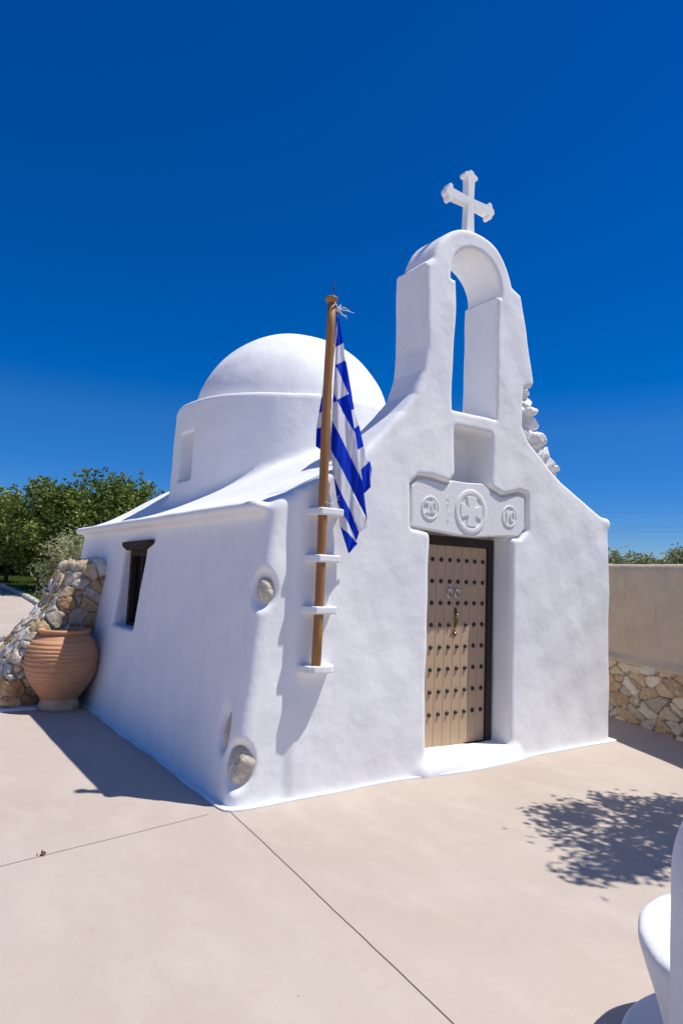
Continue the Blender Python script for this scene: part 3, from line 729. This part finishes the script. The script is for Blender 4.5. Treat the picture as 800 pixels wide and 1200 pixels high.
# rendered upper part: rounded top profile extruded with slight waviness
prof = [(.02, .70), (.075, .715), (.065, .76), (.012, .80), (.004, 1.0), (.0, 1.86), (-.012, 1.925), (-.05, 1.955), (-.17, 1.96), (-.21, 1.92), (-.22, 1.8), (-.22, .70)]
prof2 = []
for i in range(len(prof)):
    a, b = prof[i], prof[(i+1) % len(prof)]; n = max(1, int(math.hypot(a[0]-b[0], a[1]-b[1])/.06))
    for k in range(n): prof2.append((a[0]+(b[0]-a[0])*k/n, a[1]+(b[1]-a[1])*k/n))
ns = 200; V = []; 
for i in range(ns+1):
    s = L0+(L1-L0)*i/ns
    for o_, z in prof2:
        wv = .010*math.sin(s*2.3+z)+.006*math.sin(s*5.1+2*z)
        p = W0+wd*s+wnrm*(o_+wv); V.append((p.x, p.y, z+(.012*math.sin(s*1.3) if z > 1.5 else .018*math.sin(s*2.9+1)*(z < .78))))
m_ = len(prof2); Fc = [(i*m_+k, i*m_+(k+1) % m_, (i+1)*m_+(k+1) % m_, (i+1)*m_+k) for i in range(ns) for k in range(m_)]
link('rendered_wall', npmesh('rendered_wall', V, Fc), render_tan, bw)
sv = np.arange(L0, 7, .014); zv = np.arange(-.03, .74, .0135)
Sg, Zg = np.meshgrid(sv, zv, indexing='ij')
base = np.array(W0)[None]+Sg.reshape(-1, 1)*np.array(wd)[None]+np.array(wnrm)[None]*.0; base[:, 2] = Zg.ravel()
nn_ = np.repeat(np.array(wnrm)[None], len(base), 0)
pal2 = [(.60, .47, .33), (.64, .51, .36), (.68, .58, .44), (.56, .39, .24), (.52, .44, .35), (.70, .61, .48), (.61, .44, .27)]
V2, colr = lay_stones(base, nn_, np.stack([Sg.ravel()+.03*np.sin(Zg.ravel()*17), Zg.ravel()+.03*np.sin(Sg.ravel()*7)], -1), (.27, .125), 21, .05, pal2, (.10, .072, .05), .45, groove=.02)
i = np.arange(len(base)).reshape(Sg.shape); Fc = np.stack([i[:-1, :-1], i[:-1, 1:], i[1:, 1:], i[1:, :-1]], -1).reshape(-1, 4)
link('stone_base', npmesh('stone_base', V2, Fc, True, col=colr), stone_tint_dry, bw)

# ------------------------------------------------------------------ whitewashed masonry seat, right foreground
seat = empty('masonry_seat', (.55, -3.28, 0), 'whitewashed rounded masonry seat with tall rounded back at the right foreground', 'seat')
SC = (.53, -3.30)
def seat_sdf(x, y, z):
    rr = np.sqrt((x-SC[0])**2+(y-SC[1])**2)
    rad = .40+.115*sat((z-.03)/.40)**1.2
    return smax(rr-rad, z-.445, .06)-lumps(x*2, y*2, z*2, .004)
sdf_object('seat_block', seat_sdf, np.arange(-.1, 1.15, .018), np.arange(-3.95, -2.65, .018), np.arange(-.04, .52, .018), seat_wash, seat)
def plinth_sdf(x, y, z):
    rr = np.sqrt((x-SC[0])**2+(y-SC[1])**2); return smax(rr-.555-.01*np.sin(4*np.arctan2(y-SC[1], x-SC[0])), z-.05, .04)
sdf_object('plinth', plinth_sdf, np.arange(-.15, 1.2, .018), np.arange(-3.95, -2.65, .018), np.arange(-.03, .12, .012), seat_wash, seat)
BC = (-.067, -3.560)
def back_sdf(x, y, z):
    dx, dy = .489, -.872
    u = (x-BC[0])*dx+(y-BC[1])*dy; v = -(x-BC[0])*dy+(y-BC[1])*dx
    rad = .33
    q = np.sqrt(np.maximum(np.abs(u-.12)-.12, 0)**2+v**2)-rad
    return smax(q, z-1.15, .34)-lumps(x*2, y*2, z*2, .004)
sdf_object('backrest', back_sdf, np.arange(-.6, .75, .02), np.arange(-4.25, -3.1, .02), np.arange(-.04, 1.25, .02), seat_wash, seat)

# ------------------------------------------------------------------ vegetation
def leaf_mesh(name, P, size, cols, aspect=.5, droop=.3, seed=0):
    """P leaf centres (n,3), one folded four-corner leaf each"""
    rg = np.random.default_rng(seed); n = len(P)
    ax = rg.normal(0, 1, (n, 3)); ax[:, 2] = ax[:, 2]*.6-droop; ax /= np.linalg.norm(ax, axis=1, keepdims=True)
    b = np.cross(ax, rg.normal(0, 1, (n, 3))); b /= np.linalg.norm(b, axis=1, keepdims=True); nn = np.cross(ax, b)
    L = (size*rg.uniform(.65, 1.3, n))[:, None]; W = L*aspect
    V = np.stack([P-ax*L*.5, P+b*W*.5+nn*L*.12, P+ax*L*.5-nn*L*.05, P-b*W*.5+nn*L*.12], 1).reshape(-1, 3)
    i = np.arange(n)*4; Fc = np.stack([i, i+1, i+2, i+3], -1)
    return npmesh(name, V, Fc, False, col=np.repeat(np.concatenate([cols, np.ones((n, 1))], 1), 4, 0))
def crown_points(c, r, n, seed, clumps=70, spread=.22, inner=.45):
    rg = np.random.default_rng(seed); d = rg.normal(0, 1, (clumps, 3)); d /= np.linalg.norm(d, axis=1, keepdims=True)
    d *= rg.uniform(inner, 1.0, (clumps, 1))**.6; d *= rg.uniform(.82, 1.12, (clumps, 1))
    cc = np.array(c)+d*np.array(r); k = rg.integers(0, clumps, n); s = spread*rg.uniform(.6, 1.3, clumps)*np.mean(r)
    P = cc[k]+rg.normal(0, 1, (n, 3))*s[k][:, None]*np.array([1, 1, .8])
    tone = rg.uniform(0, 1, clumps)[k]*.6+rg.uniform(0, 1, n)*.4
    keep = (((P-np.array(c))/np.array(r))**2).sum(1) < 1.42
    return P[keep], tone[keep], cc
def mix(a, b, t): return np.array(a)[None]*(1-t[:, None])+np.array(b)[None]*t[:, None]
def tree(name, base, cc, cr_, n, seed, label, cat, group, c1, c2, m, size, aspect, clumps=80, spread=.2, trunk_r=.12, stems=1, sprigs=0):
    t = empty(name, base, label, cat, group)
    P, tone, cl = crown_points(cc, cr_, n, seed, clumps, spread)
    if sprigs:                                   # upright shoots breaking the outline
        rg = np.random.default_rng(seed+99); Q = []
        for _ in range(sprigs):
            a = rg.uniform(0, 2*math.pi); e = rg.uniform(.35, 1.2); d = np.array([math.cos(a)*math.cos(e), math.sin(a)*math.cos(e), math.sin(e)])
            s0 = np.array(cc)+d*np.array(cr_)*.9; dr = d*.5+np.array([rg.normal(0, .15), rg.normal(0, .15), .8]); ln = rg.uniform(.3, .8)*np.mean(cr_)*.45
            k = 26; q = s0+dr*np.linspace(0, ln, k)[:, None]+rg.normal(0, size*.45, (k, 3)); Q.append(q)
        Q = np.concatenate(Q); P = np.concatenate([P, Q]); tone = np.concatenate([tone, rg.uniform(.4, 1, len(Q))])
    ok = P[:, 2] > base[2]+.05; P = P[ok]; tone = tone[ok]
    link('crown', leaf_mesh('crown', P, size, mix(c1, c2, tone), aspect, seed=seed), m, t)
    rg = np.random.default_rng(seed+5); bmv, bmf = [], []
    def addt(pts, rad):
        V, Fs = tube_np(pts, rad, 8); o = len(bmv); bmv.extend(V); bmf.extend([tuple(a+o for a in f) for f in Fs])
    b0 = np.array(base); top_ = np.array(cc)
    for s in range(stems):
        off = np.array([rg.normal(0, .15), rg.normal(0, .15), 0])*(stems > 1)
        mid = b0+off+(top_-b0)*.5+np.array([rg.normal(0, .08), rg.normal(0, .08), 0])
        addt([b0+off-np.array([0, 0, .05]), b0+off+(mid-b0-off)*.5+rg.normal(0, .03, 3), mid, top_+off], [trunk_r*1.25, trunk_r, trunk_r*.8, trunk_r*.3])
        for k in range(7):
            q = cl[rg.integers(0, len(cl))]; st = mid+(top_-mid)*rg.uniform(0, .8)
            addt([st, (st+q)/2+np.array([0, 0, .1]), q], [trunk_r*.45, trunk_r*.3, trunk_r*.1])
    link('trunk', npmesh('trunk', bmv, bmf), bark, t)
    return t
G1, G2 = (.035, .075, .010), (.27, .34, .06)
O1_, O2_ = (.17, .195, .075), (.50, .51, .28)
gt = 'trees beyond the road'
tree('broadleaf_tree', (4.6, 20.6, .58), (4.55, 20.6, 3.35), (2.0, 1.8, 1.75), 11000, 11, 'tall dense green tree rising directly behind the chapel roof corner', 'tree', gt, G1, G2, leaf_green, .16, .62, 110, .17, .13, sprigs=16)
tree('broadleaf_tree', (2.6, 21.8, .64), (2.65, 21.8, 3.0), (1.75, 1.7, 1.65), 9500, 12, 'rounded green tree between the tallest tree and the left edge', 'tree', gt, G1, G2, leaf_green, .16, .62, 100, .17, .12, sprigs=12)
tree('broadleaf_tree', (1.95, 25.8, .84), (1.55, 25.0, 3.15), (1.45, 1.6, 1.45), 7000, 13, 'green tree with a slim dark trunk on the lawn at the left edge', 'tree', gt, G1, G2, leaf_green, .16, .62, 80, .18, .08, sprigs=8)
tree('broadleaf_tree', (5.9, 24.5, .77), (5.9, 24.5, 2.9), (2.4, 1.8, 1.9), 7000, 14, 'dark green tree deep in shade behind the lawn', 'tree', gt, G1, G2, leaf_green, .17, .62, 80, .18, .12)
tree('olive_bush', (.85, 25.6, .8), (.35, 25.9, 1.95), (.85, .9, 1.05), 3500, 15, 'grey green olive bush low at the left edge beside the road', 'bush', None, O1_, O2_, leaf_pale, .11, .3, 60, .2, .05, 3)
tree('olive_bush', (1.55, 10.6, .08), (1.30, 10.4, 1.35), (.90, .9, 1.05), 9000, 16, 'pale olive bush leaning over the road right behind the stone buttress', 'bush', None, O1_, O2_, leaf_pale, .085, .28, 110, .15, .05, 4, sprigs=24)
tree('olive_bush', (2.45, 11.6, .13), (2.35, 11.6, 1.55), (.95, .9, 1.10), 7000, 17, 'taller pale olive bush behind the chapel rear corner', 'bush', None, O1_, O2_, leaf_pale, .085, .28, 90, .16, .05, 4, sprigs=18)
# dark hedge closing the back of the lawn
P = np.stack([rng.uniform(-1, 16, 16000), rng.uniform(29, 31, 16000), np.zeros(16000)], -1); P[:, 2] = 1.0+rng.uniform(0, 1, 16000)**.8*(2.6+.5*np.sin(P[:, 0]*2.1)+.3*np.sin(P[:, 0]*5.3))
hd = empty('hedge', (7, 30, 1), 'dark clipped hedge closing off the far side of the lawn', 'hedge')
link('foliage', leaf_mesh('foliage', P, .2, mix((.02, .04, .01), (.06, .09, .025), rng.uniform(0, 1, 16000)), .6, seed=3), leaf_green, hd)
bm = bmesh.new(); add_box(bm, (-1, 29.9, .9), (16, 30.15, 2.4)); bm_obj('stems', bm, bark, hd)
# oleanders behind the boundary wall
hp = [(10.0, 4.6, 2.36), (10.9, 4.0, 2.32), (11.5, 3.45, 2.30), (12.05, 2.75, 2.75), (12.55, 2.0, 2.55), (9.3, 5.6, 2.2)]
lb = ['olive green oleander behind the wall, closest to the chapel edge', 'low oleander second from the chapel edge over the wall', 'oleander with loose upright tips in the middle of the row over the wall',
      'tallest oleander over the wall near the right edge', 'oleander at the right edge above the wall', 'oleander hidden mostly behind the chapel']
for k, (x, y, h) in enumerate(hp):
    tree('oleander', (x, y, 0), (x, y, h*.70), (.75, .65, h*.27), 11000, 40+k, lb[k], 'shrub', 'oleanders behind the boundary wall', (.15, .19, .075), (.42, .44, .24), leaf_pale, .14, .28, 150, .14, .04, 4, sprigs=40)

# tree standing outside the right of the view: its crown shades the paving
SH = [(1.80,-1.12),(2.09,-1.12),(2.40,-1.08),(2.83,-.97),(2.89,-1.24),(3.08,-1.34),(3.35,-1.5),(3.45,-1.95),(3.0,-2.2),(2.38,-2.28),(1.84,-2.26),(1.50,-2.19),(1.41,-2.13),(1.32,-2.0),(1.25,-1.85),(1.47,-1.70),(1.50,-1.47),(1.72,-1.38)]
ct = empty('court_tree', (4.55, -2.75, 0), 'small leafy tree beside the court whose dappled shade falls on the paving', 'tree')
rg = np.random.default_rng(77)
cand = rg.uniform((1.1, -2.5), (3.6, -.85), (400, 2)); din = poly2(cand[:, 0], cand[:, 1], SH); cl = cand[din < -.04][:75]
h = rg.uniform(3.05, 3.75, len(cl)); k = rg.integers(0, len(cl), 3300)
cc = np.stack([cl[:, 0]+.36*h, cl[:, 1]-.26*h, h], -1)
P = cc[k]+rg.normal(0, 1, (3300, 3))*np.array([.098, .098, .07])
link('crown', leaf_mesh('crown', P, .085, mix(G1, G2, rg.uniform(0, 1, 3300)), .62, seed=8), leaf_green, ct)
V, Fs = tube_np([(4.55, -2.75, -.05), (4.5, -2.72, 1.0), (4.42, -2.66, 2.0), (4.1, -2.5, 2.9), (3.6, -2.5, 3.4)], [.09, .075, .06, .045, .02], 10)
for q in cc[::5]:
    st = np.array([4.2, -2.55, 2.75]); a, b = tube_np([st, (st+q)/2+np.array([0, 0, .08]), q], [.022, .012, .005], 6); o_ = len(V); V += a; Fs += [tuple(i+o_ for i in f) for f in b]
link('trunk', npmesh('trunk', V, Fs), bark, ct)

# lawn, kerb and soil
kl = [(1.70, 13.0), (1.78, 15.3), (1.84, 18.5), (1.84, 20.5), (1.80, 22.5), (1.55, 25.0), (1.0, 27.5), (-.5, 31), (-4, 35)]
def kx_at(y): return np.interp(y, [a[1] for a in kl], [a[0] for a in kl])
ysl = np.arange(13, 35, .5); V = []
for y in ysl:
    for t in np.linspace(0, 1, 6): V.append((kx_at(y)+.1+t*(18-kx_at(y)), y, float(terr(0, y))+.07))
i = np.arange(len(V)).reshape(len(ysl), 6); Fc = np.stack([i[:-1, :-1], i[:-1, 1:], i[1:, 1:], i[1:, :-1]], -1).reshape(-1, 4)
tag(link('lawn', npmesh('lawn', V, Fc), lawn_base_mat), kind='structure')
n = 33000; gy = rng.uniform(14, 31, n); gx = kx_at(gy)+.1+rng.uniform(0, 1, n)**1.5*6
P = np.stack([gx, gy, terr(gx, gy)+.07], -1); ang = rng.uniform(0, 2*math.pi, n); hgt = rng.uniform(.04, .10, n); w_ = .02
d = np.stack([np.cos(ang), np.sin(ang), 0*ang], -1); tip = P+np.stack([rng.normal(0, .02, n), rng.normal(0, .02, n), hgt], -1)
V = np.stack([P-d*w_, P+d*w_, tip], 1).reshape(-1, 3); cg = mix((.07, .13, .02), (.16, .24, .05), rng.uniform(0, 1, n))
gl = link('grass', npmesh('grass', V, np.arange(3*n).reshape(-1, 3), False, col=np.repeat(np.concatenate([cg, np.ones((n, 1))], 1), 3, 0)), lawn_mat)
tag(gl, 'short green grass blades of the lawn beside the road', 'grass', kind='stuff')
V = []; ky = np.arange(13, 33, .3)
for y in ky:
    x = float(kx_at(y)); z = float(terr(0, y))
    for dx, dz in ((-.09, -.02), (-.09, .09), (-.07, .115), (.07, .115), (.09, .09), (.09, -.02)): V.append((x+dx+.01*math.sin(y*7), y, z+dz))
Fc = [(i*6+k, (i+1)*6+k, (i+1)*6+(k+1) % 6, i*6+(k+1) % 6) for i in range(len(ky)-1) for k in range(6)]
tag(link('kerb', npmesh('kerb', V, Fc, False), kerb_mat), kind='structure')
V = [tuple(W0+wd*s-wnrm*o_) for s in (-30, 60) for o_ in (.2, 80)]
V = [(x, y, .012) for x, y, z in V]
V = np.array([(W0+wd*s-wnrm*o_)[:] for s in np.arange(-30, 9.0, 3) for o_ in (.15, 10, 80)]); V[:, 2] = terr(0, V[:, 1])+.012
i = np.arange(len(V)).reshape(-1, 3); Fc = np.stack([i[:-1, :-1], i[1:, :-1], i[1:, 1:], i[:-1, 1:]], -1).reshape(-1, 4)
tag(link('soil', npmesh('soil', V, Fc), soil), kind='structure')

# ------------------------------------------------------------------ overhead wires far off on the right
for k, (el, lab_) in enumerate(((81, 'highest thin overhead wire crossing the sky right of the chapel'), (65.5, 'second overhead wire from the top in the sky right of the chapel'),
                                (60.5, 'third overhead wire from the top in the sky right of the chapel'), (54, 'lowest overhead wire just above the oleanders'))):
    dist = 70; z0 = 1.65+dist*el/767; cpt = Vector((-2.1, -4.3, 0))+Vector((.85, .53, 0)).normalized()*dist
    dv = Vector((.53, -.85, 0)).normalized(); bm = bmesh.new()
    add_tube(bm, [(cpt+dv*s+Vector((0, 0, z0+.00018*s*s)))[:] for s in np.linspace(-90, 90, 25)], .0075 if k == 0 else .006, 6)
    o = bm_obj('overhead_wire', bm, wire_mat, smooth=True); tag(o, lab_, 'wire', 'overhead wires in the distance')

# ------------------------------------------------------------------ dry leaf debris on the paving
n = 11; P = np.stack([-1.225+rng.normal(0, .016, n), -.155+rng.normal(0, .008, n), .006+rng.uniform(0, .012, n)], -1)
dl = link('dry_leaf_litter', leaf_mesh('dry_leaf_litter', P, .028, mix((.20, .12, .05), (.34, .24, .12), rng.uniform(0, 1, n)), .5, 0, 4), dry_leaf)
tag(dl, 'small clump of dry leaf litter caught on the paving joint', 'leaf litter')
